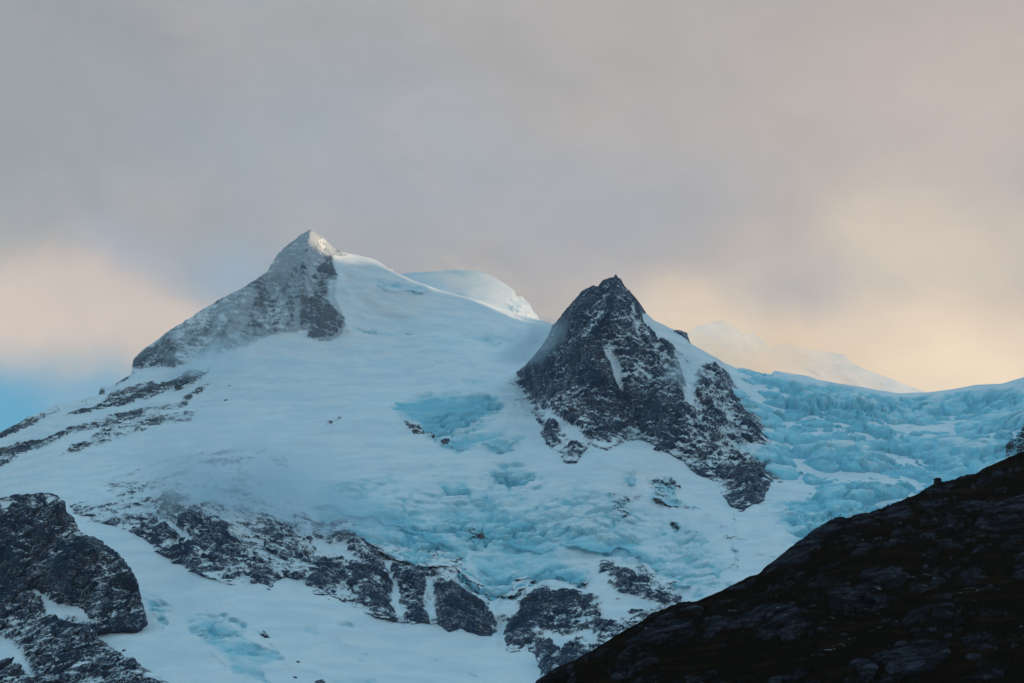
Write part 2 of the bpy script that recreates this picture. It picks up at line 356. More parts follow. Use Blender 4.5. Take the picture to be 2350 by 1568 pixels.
# ---- what covers the massif: bare rock and blue ice, painted as coverage
ROCK = [  # polygon, amount, softness (later ones win)
 ([(250, 700), (500, 640), (712, 480), (800, 560), (749, 585), (762, 592), (762, 614), (778, 637), (756, 646), (749, 686), (788, 722), (785, 747), (756, 771), (702, 776), (713, 758), (677, 760), (630, 769), (576, 789), (522, 812), (450, 826), (403, 844), (335, 841), (302, 852), (285, 840)], .37, 5),
 ([(690, 500), (712, 520), (760, 560), (800, 590), (760, 590), (735, 580), (722, 555)], .30, 4),
 ([(615, 620), (665, 550), (700, 520), (720, 560), (700, 600), (660, 640)], .26, 16),
 ([(745, 586), (764, 590), (766, 614), (780, 637), (756, 648), (735, 665), (715, 640), (738, 610)], .74, 7),
 ([(700, 690), (735, 655), (756, 648), (749, 686), (788, 722), (785, 747), (756, 771), (702, 776), (713, 758), (684, 750)], .55, 10),
 ([(756, 700), (786, 722), (784, 747), (756, 770), (715, 773), (735, 740)], .70, 9),
 ([(303, 845), (310, 812), (376, 775), (398, 790), (402, 842), (335, 841)], .66, 8),
 ([(470, 745), (530, 735), (590, 745), (590, 785), (500, 805)], .46, 10),
 ([(560, 660), (600, 640), (640, 700), (560, 720), (520, 700)], .44, 10),
 # windswept ledges on the left shoulder
 ([(-200, 1060), (0, 985), (60, 955), (135, 930), (142, 942), (75, 978), (0, 1003), (-200, 1080)], .66, 4),
 ([(224, 908), (228, 886), (248, 888), (244, 902), (234, 908)], .6, 3), ([(244, 890), (300, 855), (310, 848), (306, 860), (250, 893)], .55, 3), ([(180, 920), (215, 912), (226, 905), (200, 922)], .5, 4),
 ([(151, 947), (205, 936), (259, 898), (317, 878), (389, 872), (432, 850), (490, 840), (478, 856), (425, 893), (380, 902), (324, 918), (234, 940), (202, 950)], .58, 6),
 ([(54, 1022), (72, 1008), (162, 983), (223, 960), (306, 936), (410, 918), (482, 870), (478, 882), (412, 938), (350, 955), (288, 972), (216, 988), (144, 1004), (54, 1030)], .60, 6),
 ([(180, 1018), (234, 990), (324, 962), (420, 945), (474, 932), (432, 963), (324, 990), (234, 1022), (137, 1046)], .52, 5),
 ([(-200, 1060), (0, 1022), (50, 1013), (144, 1000), (134, 1017), (54, 1038), (0, 1064), (-200, 1110)], .70, 5),
 ([(750, 973), (780, 958), (782, 962), (758, 976)], .3, 2), ([(810, 966), (818, 968), (816, 972)], .3, 2),
 ([(925, 965), (960, 980), (1003, 1000), (996, 1007), (955, 996), (930, 978)], .50, 4), ([(1015, 1005), (1030, 1008), (1028, 1013), (1014, 1010)], .8, 2),
 # cliff band above the lower snow basin is a mesh of its own; this is its dusting higher up
 ([(148, 1157), (263, 1115), (414, 1075), (562, 1030), (640, 1050), (690, 1100), (640, 1160), (420, 1140), (263, 1150)], .22, 20),
 # dirty ice
 ([(1484, 1100), (1510, 1085), (1545, 1090), (1566, 1112), (1556, 1150), (1500, 1142)], .30, 6),
 ([(1500, 1145), (1560, 1162), (1612, 1170), (1600, 1176), (1540, 1172), (1500, 1156)], .42, 4),
 ([(1390, 1130), (1450, 1120), (1480, 1140), (1440, 1160), (1440, 1200), (1410, 1180)], .20, 8),
 ([(1060, 1215), (1085, 1200), (1120, 1220), (1087, 1234)], .38, 6), ([(1030, 1262), (1068, 1250), (1066, 1280), (1040, 1276)], .26, 6),
 ([(1510, 1185), (1560, 1200), (1620, 1235), (1600, 1240), (1530, 1215)], .2, 8), ([(1600, 1170), (1700, 1200), (1760, 1240), (1740, 1290), (1650, 1230)], .22, 16),
 ([(1640, 1270), (1700, 1285), (1700, 1310), (1660, 1300)], .25, 8),
 ([(600, 1450), (612, 1458), (606, 1462)], .3, 2),
 ([(-200, 1110), (60, 1120), (150, 1157), (150, 1230), (-200, 1300)], .1, 10)]
ICE = [
 ([(700, 1090), (900, 1060), (1240, 1060), (1560, 1180), (1720, 1230), (1700, 1330), (1580, 1370), (1380, 1340), (1100, 1390), (850, 1290), (700, 1200)], .33, 28),
 ([(880, 900), (1180, 890), (1230, 1000), (1180, 1060), (1000, 1050), (920, 990)], .30, 20),
 ([(906, 924), (982, 907), (1140, 907), (1150, 930), (1137, 949), (1072, 974), (1050, 990), (1000, 1003), (932, 967)], 1.0, 5),
 ([(1020, 1005), (1090, 985), (1165, 990), (1200, 1000), (1155, 1026), (1095, 1010), (1045, 1032)], .8, 6),
 ([(1130, 900), (1220, 900), (1230, 990), (1160, 1000)], .25, 20),
 ([(730, 1100), (810, 1110), (914, 1165), (1004, 1200), (1069, 1245), (1066, 1282), (1000, 1268), (1040, 1300), (968, 1296), (896, 1276), (842, 1234), (730, 1205)], .66, 9),
 ([(1033, 1155), (1112, 1140), (1173, 1172), (1220, 1190), (1148, 1216), (1087, 1236), (1035, 1192), (1000, 1175)], .62, 8),
 ([(1170, 1200), (1256, 1200), (1276, 1252), (1220, 1256), (1160, 1240)], .62, 8),
 ([(1267, 1222), (1292, 1198), (1364, 1226), (1454, 1240), (1492, 1268), (1540, 1310), (1575, 1350), (1540, 1350), (1500, 1310), (1472, 1288), (1382, 1270), (1328, 1256)], .78, 6),
 ([(1090, 1280), (1123, 1272), (1184, 1258), (1292, 1285), (1346, 1318), (1346, 1343), (1290, 1330), (1220, 1334), (1184, 1368), (1141, 1380), (1094, 1352), (1045, 1300), (1058, 1296), (1100, 1338), (1150, 1348), (1195, 1330), (1130, 1320)], .78, 6),
 ([(1090, 1278), (1180, 1258), (1290, 1284), (1250, 1312), (1190, 1326), (1130, 1312)], .55, 8),
 ([(1010, 1060), (1060, 1055), (1070, 1075), (1030, 1085)], .4, 8), ([(1120, 1068), (1170, 1060), (1220, 1075), (1180, 1100)], .38, 8), ([(1005, 1100), (1060, 1103), (1080, 1112), (1030, 1120)], .5, 5),
 ([(1310, 1110), (1380, 1150), (1430, 1190), (1400, 1200), (1310, 1150)], .42, 12), ([(1290, 1050), (1330, 1065), (1360, 1110), (1320, 1100)], .3, 8),
 ([(1484, 1095), (1545, 1090), (1560, 1150), (1500, 1142)], .55, 6), ([(1432, 1080), (1462, 1072), (1462, 1104), (1434, 1106)], .5, 4),
 ([(1340, 1180), (1450, 1190), (1560, 1250), (1500, 1260), (1380, 1215)], .35, 16),
 ([(1540, 1300), (1640, 1310), (1700, 1340), (1600, 1380)], .40, 12), ([(1700, 1180), (1900, 1120), (1900, 1220), (1760, 1310), (1700, 1260)], .5, 20),
 ([(421, 1418), (504, 1425), (562, 1462), (644, 1506), (590, 1553), (540, 1546), (504, 1500), (440, 1450)], .66, 9),
 ([(320, 1352), (378, 1392), (380, 1440), (342, 1400)], .75, 7),
 ([(760, 1545), (860, 1550), (860, 1600), (740, 1580)], .45, 10),
 ([(930, 775), (1060, 758), (1160, 762), (1200, 775), (1120, 795), (1000, 800)], .42, 8), ([(860, 640), (930, 650), (1000, 655), (960, 672), (870, 660)], .40, 8), ([(1050, 866), (1128, 866), (1128, 882), (1060, 880)], .4, 4)]
def lens(x, y, L, h, a):
    c, q = math.cos(R(a)), math.sin(R(a))
    return [(x+c*u*L-q*v_*h, y+q*u*L+c*v_*h) for u, v_ in ((-1, 0), (-.4, -.8), (.3, -1), (1, 0), (.4, .6), (-.3, .9))]
for x, y, L, h, a, v_ in [(799, 1430, 26, 5, 4, .5), (837, 1517, 22, 5, 12, .55), (849, 1497, 12, 6, 10, .5), (1080, 1542, 18, 4, 30, .45), (1195, 1515, 20, 3, 20, .4), (715, 1449, 26, 12, 14, .42), (1000, 1520, 30, 4, 12, .35), (960, 1490, 20, 3, 10, .35),
        (640, 905, 110, 6, -10, .36), (700, 870, 150, 7, -8, .36), (560, 965, 90, 5, -12, .34), (860, 905, 120, 6, -4, .34), (430, 1010, 90, 5, -14, .32), (900, 760, 110, 6, 6, .36), (740, 930, 90, 5, -8, .34), (1030, 840, 110, 5, 4, .34), (250, 1060, 90, 5, -14, .3), (330, 1075, 50, 5, -12, .3),
        (1120, 1090, 50, 6, 6, .4), (960, 1060, 60, 8, 16, .3), (880, 1110, 90, 10, 18, .34), (1230, 1150, 80, 7, 14, .36), (1350, 1120, 70, 7, 24, .38), (1420, 1240, 70, 6, 14, .36), (1560, 1215, 70, 7, 26, .45), (1620, 1300, 60, 8, 20, .48), (1510, 1180, 40, 6, 24, .4), (560, 1400, 70, 4, 18, .3), (480, 1370, 60, 3, 22, .3), (560, 1440, 90, 6, 26, .6), (620, 1500, 60, 7, 34, .6), (500, 1455, 60, 5, 18, .5), (690, 1530, 50, 5, 24, .5), (590, 1540, 50, 9, 40, .6), (450, 1408, 50, 4, 12, .5), (770, 1470, 50, 4, 14, .4), (360, 1370, 40, 6, 40, .5), (880, 1540, 60, 6, 12, .42), (1050, 1500, 40, 4, 20, .36)]:
    ICE.append((lens(x, y, L, h, a), v_, 3))
def cover(PX, PY, V, rocks, ices, r0=0.0, i0=0.0, wrp=9, L=120):
    wi = 1+1.3*(wrp > 0)
    wx = PX+wrp*fbm(V, L, 4, .6, 101); wy = PY+wrp*.8*fbm(V, L, 4, .6, 137)
    r = np.full(PX.shape, r0); i = np.full(PX.shape, i0)
    for p, v_, w in rocks: paint(r, wx, wy, p, v_, w)
    wx = PX+(wx-PX)*wi; wy = PY+(wy-PY)*wi
    for p, v_, w in ices: paint(i, wx, wy, p, v_, w*2.2)
    return {'rock': r, 'ice': i}
def rocky(V, A, r, amp, L, dip, s0, rib=(1.5, 1, .55), per=30.):
    """ribs and gullies down the fall line, crossed by ledges; snow fills the gullies and lies on the ledges"""
    w = V+L*.25*np.stack([fbm(V, L*.7, 3, .55, s0+k) for k in range(3)], -1)
    rb = fbm(w*np.array(rib), L*1.9, 6, .54, s0+11, 1); fine = fbm(w, L*.33, 4, .6, s0+23, 1)
    t = (V[..., 2]+dip*V[..., 0])/per+1.5*fbm(V, L*.8, 4, .55, s0+31); fr = t-np.floor(t); lm = .5+.5*fbm(V, L*.9, 3, .5, s0+37)
    led = np.minimum(fr/.75, (1-fr)/.25)                      # slow rise, sharp undercut
    bl, cr = blocks(V, L*.42, s0+41, (1, .8, 1.25))
    A['rock'] = np.clip(A['rock']+sst(A['rock'], .08, .3)*(.32*(rb+.1)+.36*lm*(.5-fr)*1.2+.10*fine+.13*bl-.10*cr*(rb < 0)), 0, 1.2)
    return r*amp*(1.5*rb+.30*fine+.42*lm*led+.42*bl-.35*cr)
def alpine_disp(V, A, PX, PY, snow=3.0, rock=26.0, ice=20.0, L=150, dip=.15, s0=500):
    r = sst(A['rock'], .05, .5); i = sst(A['ice'], .1, .6)
    n = snow*(11*fbm(V*np.array([1, .6, 1.3]), 420, 4, .45, 3)+4.0*fbm(V*np.array([.7, .7, 2.2]), 130, 4, .5, 7, 2))
    k = A['rock'] > .04
    if k.any():
        B = {'rock': A['rock'][k]}; n[k] += rocky(V[k], B, r[k], rock, L, dip, s0); A['rock'][k] = B['rock']
    k = A['ice'] > .03
    if k.any():
        n[k] += broken(V[k], A, k, i[k], ice)
    return n
def broken(V, A, k, i, ice):
    q = V+16*np.stack([fbm(V, 90, 3, .5, 61+c) for c in range(3)], -1)
    b = fbm(q*np.array([.8, 1, 1.5]), 170, 5, .5, 41, 2); b1, c1 = blocks(V, 66, 43, (.8, .8, 1.6)); b2, c2 = blocks(V, 24, 47, (1, .8, 1.4))
    m = sst(fbm(V, 240, 3, .5, 49), -.25, .35)                # where the ice is shattered and where it is whole
    A['ice'][k] = np.clip(A['ice'][k]+i*(-.30*(b+.2)+m*(.50*c1+.15*c2-.26*b1)), 0, 1.15)
    return i*ice*(1.1*b+m*(.75*b1-.9*c1+.14*b2-.22*c2))
def main_disp(V, A, PX, PY):
    A['ice'] = np.clip(A['ice']+.75*bench_sum(PX, PY, True)*sst(PY, 1040, 1100), 0, 1.1)
    n = alpine_disp(V, A, PX, PY, 3, 15, 22)
    f = sst(PX, 300, 340)*sst(-PX, -800, -770)*sst(-PY, -850, -800)*sst(A['rock'], .1, .4)
    fl = fbm((V+10*fbm(V, 60, 3, .5, 401)[..., None])*np.array([1.5, 1, .38]), 62, 5, .55, 411, 1)
    A['rock'] = A['rock']+.22*f*fl
    return n*(1-.35*f)+f*17*fl
MAT_MAIN = alpine('wind_packed_snow_and_rock', 3.6, (0, R(-20), 0), rime=.80, warmrock=.3)
RIDGE = [(-900, 1230), (-260, 1100), (-150, 1060), (0, 995), (60, 960), (120, 930), (170, 918), (215, 912), (226, 907), (231, 890), (246, 890), (265, 880), (298, 860), (303, 845), (305, 825), (330, 800), (380, 765), (430, 733), (475, 705), (520, 680), (560, 660), (590, 640), (612, 625),
 (622, 605), (640, 580), (665, 560), (690, 540), (706, 532), (716, 530), (726, 535), (742, 546), (762, 567), (785, 581), (820, 586), (865, 597), (895, 617), (900, 616), (906, 623), (950, 642), (1010, 662), (1080, 682), (1150, 705), (1230, 730), (1262, 742), (1330, 760), (1420, 775),
 (1500, 790), (1560, 800), (1640, 826), (1700, 850), (1740, 868), (1778, 872), (1850, 884), (1980, 905), (2060, 920), (2130, 918), (2240, 900), (2350, 885), (2450, 860), (2620, 800), (3500, 760)]
ice_poly = [(1590, 760), (4800, 700), (4800, 1900), (1900, 1500), (1760, 1330), (1700, 1300), (1680, 1230), (1690, 1180), (1640, 1000), (1560, 850)]
def D_main(PX, PY):                                    # the rock bed lies lower under the thick icefall
    r = D0(PX, PY); k = PX > 1500; r[k] += 110*sst(sdf(PX[k], PY[k], ice_poly), 70, 220); return r
terrain('mountain', -900, 3500, RIDGE, 1725, D_main, MAT_MAIN, 2.0, lambda a, b, V: cover(a, b, V, ROCK, ICE), main_disp, back=.9,
        label='snow-covered main mountain with a rime-coated rock summit on the left')
# ---- unseen mountain added off frame right, shaped to shade all but the highest crests
XC = 5000.0
crest = [(700, 540), (716, 530), (742, 546), (762, 567), (785, 581), (820, 586), (865, 597), (950, 642), (1010, 662), (1080, 682), (1150, 705), (1230, 730), (1262, 742)]
LIP = [60, 85, 90, 80, 50, 24, 26, 24, 24, 24, 26, 30, 30]
prof = []
for (cx, cy), lp in zip(crest, LIP):
    p = at(cx, cy, BASE(np.array(float(cx)), np.array(float(cy)))-crest_sum(np.array([float(cx)]), np.array([float(cy)]))[0]); dx = XC-p[0]
    prof.append((p[1]+dx/math.tan(SUN_AZ), p[2]-lp+dx/math.sin(SUN_AZ)*math.tan(SUN_EL)))
prof.sort()
y0, z0 = prof[0]; y1, z1 = prof[-1]
prof = [(3500, 1500), (5500, 2200), (7000, 2750), (8600, 2950), (y0-500, 3150), (y0-60, 3120)]+prof+[(y1+60, z1-30), (y1+200, z1-400), (y1+900, 1200), (y1+1800, 200)]
ys = np.arange(3500, y1+1800, 18.0); zt = np.interp(ys, [a for a, b in prof], [b for a, b in prof]); off = np.concatenate([-np.linspace(1, 0, 50)**1.5, np.linspace(0, 1, 30)[1:]**1.5])
rg = fbm(np.stack([0*ys, ys, 0*ys], -1), 90, 4, .5, 201)*7
Vc = np.stack([np.broadcast_to(XC+off[:, None]*1700, (len(off), len(ys))), np.broadcast_to(ys[None], (len(off), len(ys))), (zt+rg)[None]*(1-np.abs(off)[:, None])], -1).copy()
amp = sst(np.abs(off)[:, None], .0, .25)*np.ones((1, len(ys)))
Vc += (amp*60*fbm(Vc, 400, 5, .55, 211, 1))[..., None]*np.array([-.6, 0, .5])
tag(link_mesh('mountain', Vc.reshape(-1, 3), grid_faces(len(off), len(ys))[:, ::-1], MAT_MAIN, {'rock': np.full(Vc.shape[:2], .35), 'ice': np.zeros(Vc.shape[:2])}), label='unseen snowy mountain added beyond the right edge to shade the scene', kind='structure')
# ---- broken icefall on the right
ice_ridge = [(1600, 830), (1640, 824), (1700, 842), (1768, 858), (1778, 850), (1815, 856), (1850, 862), (1880, 872), (1930, 880), (1980, 888), (2060, 902), (2130, 900), (2190, 892), (2240, 883), (2300, 880), (2350, 865), (2450, 840), (2620, 790), (3400, 740)]
def D_ice(PX, PY): return np.minimum(BASE(PX, PY)-95-bench_sum(PX, PY), 1e9)-crest_sum(PX, PY, [([(1700, 900), (1760, 1000), (1790, 1120), (1800, 1200)], 30, 40)])-steps(PX, PY)
ISTEP = [([(1740, 925), (1830, 935), (1980, 945), (2100, 938), (2200, 920)], 18, 40, 40), ([(1780, 872), (1850, 884), (1900, 888)], 18, 22, 15), ([(1850, 905), (1980, 918), (2080, 920)], 22, 18, 30), ([(1740, 1015), (1850, 1040), (1960, 1025), (2080, 1000), (2180, 990), (2300, 960)], 16, 40, 60),
 ([(1770, 1080), (1900, 1085), (2050, 1060), (2200, 1050), (2330, 1020)], 14, 34, 60), ([(1760, 1140), (1850, 1160), (2000, 1130), (2150, 1100)], 14, 34, 50), ([(1730, 1210), (1800, 1230), (1900, 1210), (2000, 1180)], 10, 30, 40)]
def steps(PX, PY):
    global BENCH
    old = BENCH; BENCH = ISTEP; r = bench_sum(PX+14*np.sin(PY/17.)+9*np.sin(PX/23.), PY+9*np.sin(PX/29.)+6*np.sin(PX/11.)); BENCH = old
    return r
def ice_cover(PX, PY, V):
    return cover(PX, PY, V, [([(2296, 1060), (2307, 1031), (2318, 1000), (2345, 962), (2400, 920), (2700, 880), (2700, 1150), (2300, 1120)], .68, 6),
        ([(1700, 860), (1730, 960), (1765, 1030), (1790, 1100), (1760, 1180), (1690, 1180), (1650, 1000)], .12, 14)],
        [([(1500, 700), (2700, 700), (2700, 880), (2240, 905), (2150, 912), (2060, 912), (1980, 900), (1880, 884), (1780, 862), (1700, 855)], .22, 6),
         ([(1850, 905), (1980, 915), (2130, 930), (2120, 945), (1960, 945), (1850, 935)], .62, 8), ([(2200, 930), (2400, 880), (2400, 940), (2180, 990)], .4, 14), ([(1640, 1120), (1760, 1130), (1830, 1200), (1790, 1330), (1600, 1400), (1600, 1200)], .18, 36)], .0, .66, 12)
def ice_disp(V, A, PX, PY):
    k = A['ice'] > -1; i = sst(A['ice'], .15, .6); big = fbm(V*np.array([.8, 1, 1.2]), 330, 4, .5, 71, 2); b3, c3 = blocks(V, 115, 73, (1, .7, 1.5))
    A['ice'] = np.clip(A['ice']-.55*i*(big+.2)+.35*i*c3, 0, 1.15)
    n = i*(60*big+18*b3-18*c3)+7*fbm(V, 260, 3, .5, 5)
    n[k] += broken(V[k], A, k, i[k], 20)
    return n+sst(A['rock'], .2, .6)*20*fbm(V, 90, 6, .6, 15, 1)
MAT_ICE = alpine('broken_glacier_ice', 3.0, (0, R(10), 0), ice_c=(.17, .66, .82), warmrock=.1)
terrain('glacier', 1590, 3400, ice_ridge, 1500, D_ice, MAT_ICE, 2.0, ice_cover, ice_disp, back=.7, base=BASE, poly=ice_poly, blend=150, edge_noise=40, soft=26, label='broken blue icefall spilling over the saddle to the right of the dark pyramid peak')
# ---- dark pyramid peak
_foot = [(1171, 873), (1190, 890), (1222, 925), (1231, 983), (1257, 1018), (1305, 1057), (1324, 1060), (1343, 1031), (1395, 1034), (1420, 1009), (1443, 983), (1507, 1028), (1562, 1053), (1608, 1080), (1648, 1103), (1684, 1166), (1706, 1173), (1749, 1148), (1770, 1105), (1766, 1030), (1751, 996), (1735, 952), (1709, 922)]
PYR = rbf([(x, y, float(BASE(np.array(float(x)), np.array(float(y))))-20) for x, y in _foot]+[(1413, 637, 7420), (1267, 753, 7700), (1219, 831, 7850), (1330, 690, 7500), (1480, 720, 7520), (1583, 790, 7820), (1667, 836, 8080), (1400, 720, 7290),
 (1400, 800, 7200), (1300, 850, 7300), (1290, 930, 7040), (1430, 900, 7080), (1500, 900, 6990), (1520, 970, 6850), (1600, 900, 7180), (1620, 1000, 6860), (1690, 1050, 6760), (1400, 960, 6960), (1540, 850, 7280)])
PCREST = [([(1413, 640), (1395, 720), (1350, 780), (1260, 820), (1190, 860)], 70, 26), ([(1413, 640), (1470, 740), (1500, 840), (1520, 960)], 60, 30), ([(1400, 770), (1425, 850), (1440, 950)], -45, 20), ([(1560, 820), (1585, 900), (1600, 960)], -40, 18),
 ([(1640, 850), (1680, 930), (1740, 1020)], 45, 20), ([(1330, 790), (1400, 900), (1440, 985)], 40, 22), ([(1240, 935), (1300, 975), (1345, 1010)], -30, 10), ([(1363, 660), (1330, 720), (1328, 775)], 45, 14)]
def D_pyr(PX, PY): return PYR(PX, PY)-crest_sum(PX, PY, PCREST)
pyr_ridge = [(1150, 880), (1171, 873), (1183, 856), (1219, 828), (1245, 795), (1262, 762), (1268, 745), (1286, 727), (1300, 708), (1318, 689), (1337, 669), (1350, 664), (1363, 658), (1372, 660), (1380, 650), (1388, 646), (1400, 643), (1408, 640), (1413, 633), (1418, 641), (1426, 645), (1433, 657), (1449, 676), (1465, 695), (1478, 714), (1500, 735),
 (1545, 757), (1565, 760), (1577, 767), (1583, 788), (1609, 804), (1641, 821), (1667, 836), (1700, 870), (1715, 900), (1740, 940), (1756, 985), (1775, 1030), (1800, 1060)]
pyr_poly = [(1171, 873), (1183, 858), (1100, 700), (1250, 500), (1800, 500), (1760, 760), (1668, 836), (1690, 880), (1709, 922), (1735, 952), (1751, 996), (1766, 1015), (1768, 1036), (1752, 1062), (1770, 1112), (1749, 1148), (1706, 1173), (1684, 1166), (1652, 1123), (1648, 1103), (1608, 1080), (1562, 1053), (1507, 1028), (1475, 1009), (1443, 983),
 (1420, 1009), (1395, 1034), (1353, 1012), (1343, 1031), (1324, 1060), (1305, 1057), (1257, 1018), (1231, 983), (1222, 935), (1219, 916), (1187, 890)]
PROCK = [([(1475, 721), (1478, 743), (1510, 772), (1555, 807), (1593, 836), (1645, 842), (1680, 860), (1720, 880), (1700, 780), (1560, 700)], .0, 4),
 ([(1545, 764), (1561, 750), (1580, 762), (1588, 790), (1574, 780)], .95, 2),
 ([(1379, 775), (1401, 788), (1427, 833), (1430, 871), (1434, 903), (1414, 871), (1390, 826)], .05, 5),
 ([(1350, 700), (1400, 670), (1440, 690), (1475, 740), (1480, 800), (1430, 830), (1380, 780), (1340, 760)], .42, 14),
 ([(1445, 695), (1456, 700), (1470, 730), (1462, 760), (1450, 730)], .25, 6),
 ([(1552, 820), (1600, 836), (1596, 900), (1592, 930), (1578, 930), (1566, 880)], .22, 10), ([(1500, 800), (1552, 820), (1566, 880), (1540, 860)], .45, 10),
 ([(1240, 800), (1262, 700), (1318, 620), (1370, 620), (1388, 655), (1372, 690), (1332, 720), (1330, 775), (1280, 792)], .86, 8), ([(1363, 668), (1372, 630), (1413, 610), (1445, 660), (1425, 660), (1400, 652)], .9, 5),
 ([(1165, 873), (1219, 825), (1300, 782), (1330, 780), (1390, 830), (1425, 900), (1440, 970), (1400, 1040), (1350, 1000), (1270, 920), (1219, 916)], .74, 10),
 ([(1236, 935), (1270, 945), (1330, 980), (1350, 1008), (1335, 1015), (1290, 985), (1240, 960)], .26, 5),
 ([(1395, 940), (1420, 945), (1440, 965), (1410, 965)], .2, 5), ([(1470, 925), (1500, 910), (1540, 935), (1530, 945), (1500, 935)], .15, 4), ([(1500, 865), (1510, 868), (1513, 885), (1503, 883)], .05, 3),
 ([(1440, 780), (1480, 800), (1530, 850), (1560, 920), (1560, 1000), (1480, 1000), (1440, 960), (1425, 850)], .73, 10),
 ([(1440, 940), (1520, 935), (1560, 960), (1550, 985), (1470, 975)], .9, 8),
 ([(1670, 900), (1700, 905), (1750, 990), (1740, 1010), (1690, 960)], .85, 8), ([(1648, 1103), (1700, 1080), (1760, 1060), (1772, 1112), (1749, 1150), (1706, 1175), (1680, 1165)], .82, 6), ([(1600, 1000), (1680, 1000), (1720, 1040), (1660, 1050)], .45, 12)]
MAT_PYR = alpine('dark_frosted_rock', 3.0, (0, R(14), 0), rock_a=(.020, .044, .088), rock_b=(.052, .072, .110), warmrock=.14)
terrain('rocky_peak', 1150, 1800, pyr_ridge, 1200, D_pyr, MAT_PYR, 1.6, lambda a, b, V: cover(a, b, V, [(p, v_*.77, w) for p, v_, w in PROCK], [], .43, 0, 8), lambda V, A, PX, PY: alpine_disp(V, A, PX, PY, 3, 31, 0, 135, .1, 560), back=1.1, rfade=.24,
        base=D0, poly=pyr_poly, blend=26, edge_noise=10, label='steep dark pyramid-shaped rock peak dusted with snow, standing above the glacier', backL=900)
# ---- cliff band under the hanging ice
cl_poly = [(148, 1155), (202, 1137), (263, 1115), (342, 1090), (414, 1080), (468, 1043), (562, 1033), (612, 1058), (666, 1094), (684, 1159), (706, 1191), (756, 1222), (795, 1216), (871, 1260), (892, 1285), (954, 1296), (982, 1302), (1018, 1296), (1040, 1303), (1058, 1325), (1094, 1360), (1134, 1380), (1177, 1370), (1202, 1348),
 (1256, 1332), (1285, 1332), (1342, 1345), (1364, 1299), (1371, 1272), (1418, 1275), (1486, 1290), (1508, 1320), (1562, 1354), (1600, 1400), (1480, 1480), (1360, 1570), (1249, 1556), (1231, 1526), (1224, 1497), (1213, 1479), (1198, 1486), (1166, 1486), (1153, 1465), (1162, 1429), (1150, 1430), (1144, 1472), (1112, 1467), (1065, 1454), (1033, 1459),
 (1000, 1440), (968, 1436), (932, 1432), (860, 1414), (824, 1393), (752, 1371), (716, 1364), (684, 1339), (648, 1324), (626, 1339), (623, 1364), (590, 1350), (554, 1348), (504, 1324), (443, 1296), (378, 1285), (346, 1256), (317, 1227), (266, 1213), (223, 1189), (173, 1177)]
CROCK = [([(148, 1150), (420, 1060), (600, 1020), (700, 1100), (700, 1190), (560, 1200), (400, 1150), (300, 1180), (173, 1177)], .40, 20),
 ([(360, 1184), (396, 1200), (432, 1227), (454, 1242), (420, 1235), (370, 1205)], .04, 4),
 ([(340, 1190), (380, 1220), (470, 1250), (540, 1250), (620, 1300), (625, 1360), (500, 1325), (380, 1285), (317, 1227)], .68, 6),
 ([(380, 1130), (430, 1140), (450, 1190), (500, 1220), (490, 1250), (420, 1210), (370, 1170)], .66, 10), ([(485, 1215), (520, 1205), (525, 1250), (495, 1255)], .8, 5), ([(590, 1180), (640, 1200), (700, 1250), (740, 1330), (690, 1300), (610, 1220)], .62, 12),
 ([(700, 1190), (730, 1240), (770, 1260), (790, 1240), (830, 1280), (800, 1290), (740, 1270), (700, 1215)], .12, 7),
 ([(770, 1215), (800, 1216), (871, 1258), (892, 1290), (870, 1290), (800, 1250)], .5, 5),
 ([(740, 1290), (784, 1285), (790, 1330), (752, 1364), (700, 1340)], .8, 8),
 ([(817, 1288), (860, 1297), (890, 1328), (908, 1386), (912, 1420), (860, 1406), (824, 1386), (799, 1340)], .84, 6),
 ([(888, 1297), (902, 1297), (912, 1350), (930, 1432), (916, 1430), (900, 1380)], .12, 4),
 ([(902, 1288), (954, 1297), (976, 1321), (974, 1430), (939, 1415), (909, 1346)], .86, 4),
 ([(978, 1322), (1002, 1335), (1000, 1437), (980, 1436)], .20, 5), ([(960, 1290), (1040, 1300), (1090, 1360), (1040, 1340), (990, 1325)], .45, 6),
 ([(1004, 1350), (1040, 1340), (1076, 1358), (1116, 1393), (1146, 1472), (1112, 1470), (1065, 1456), (1004, 1446)], .92, 6),
 ([(1095, 1372), (1134, 1382), (1180, 1385), (1196, 1400), (1160, 1430), (1150, 1475), (1140, 1440), (1118, 1395)], .22, 8),
 ([(1300, 1345), (1345, 1350), (1362, 1300), (1420, 1340), (1500, 1400), (1400, 1440), (1370, 1380)], .22, 8),
 ([(1198, 1386), (1238, 1364), (1306, 1353), (1350, 1372), (1393, 1429), (1357, 1440), (1292, 1454), (1231, 1450), (1213, 1486), (1155, 1483), (1159, 1432), (1190, 1425)], .80, 5),
 ([(1231, 1450), (1300, 1460), (1400, 1440), (1400, 1460), (1340, 1470), (1290, 1500), (1260, 1480)], .15, 5),
 ([(1226, 1474), (1262, 1480), (1282, 1515), (1258, 1560), (1232, 1530)], .84, 4), ([(1292, 1486), (1328, 1472), (1350, 1490), (1290, 1545), (1282, 1520)], .82, 4), ([(1355, 1440), (1400, 1430), (1430, 1450), (1380, 1470)], .75, 5),
 ([(1362, 1270), (1411, 1281), (1458, 1321), (1445, 1342), (1410, 1330), (1357, 1300)], .80, 5), ([(1393, 1346), (1440, 1340), (1508, 1339), (1560, 1378), (1520, 1395), (1440, 1375)], .66, 6)]
MAT_CL = alpine('dark_cliff_rock', 2.6, (0, R(-24), 0), rock_a=(.020, .044, .088), rock_b=(.052, .072, .110), warmrock=.14)
def D_cl(PX, PY): return D0(PX, PY)-34
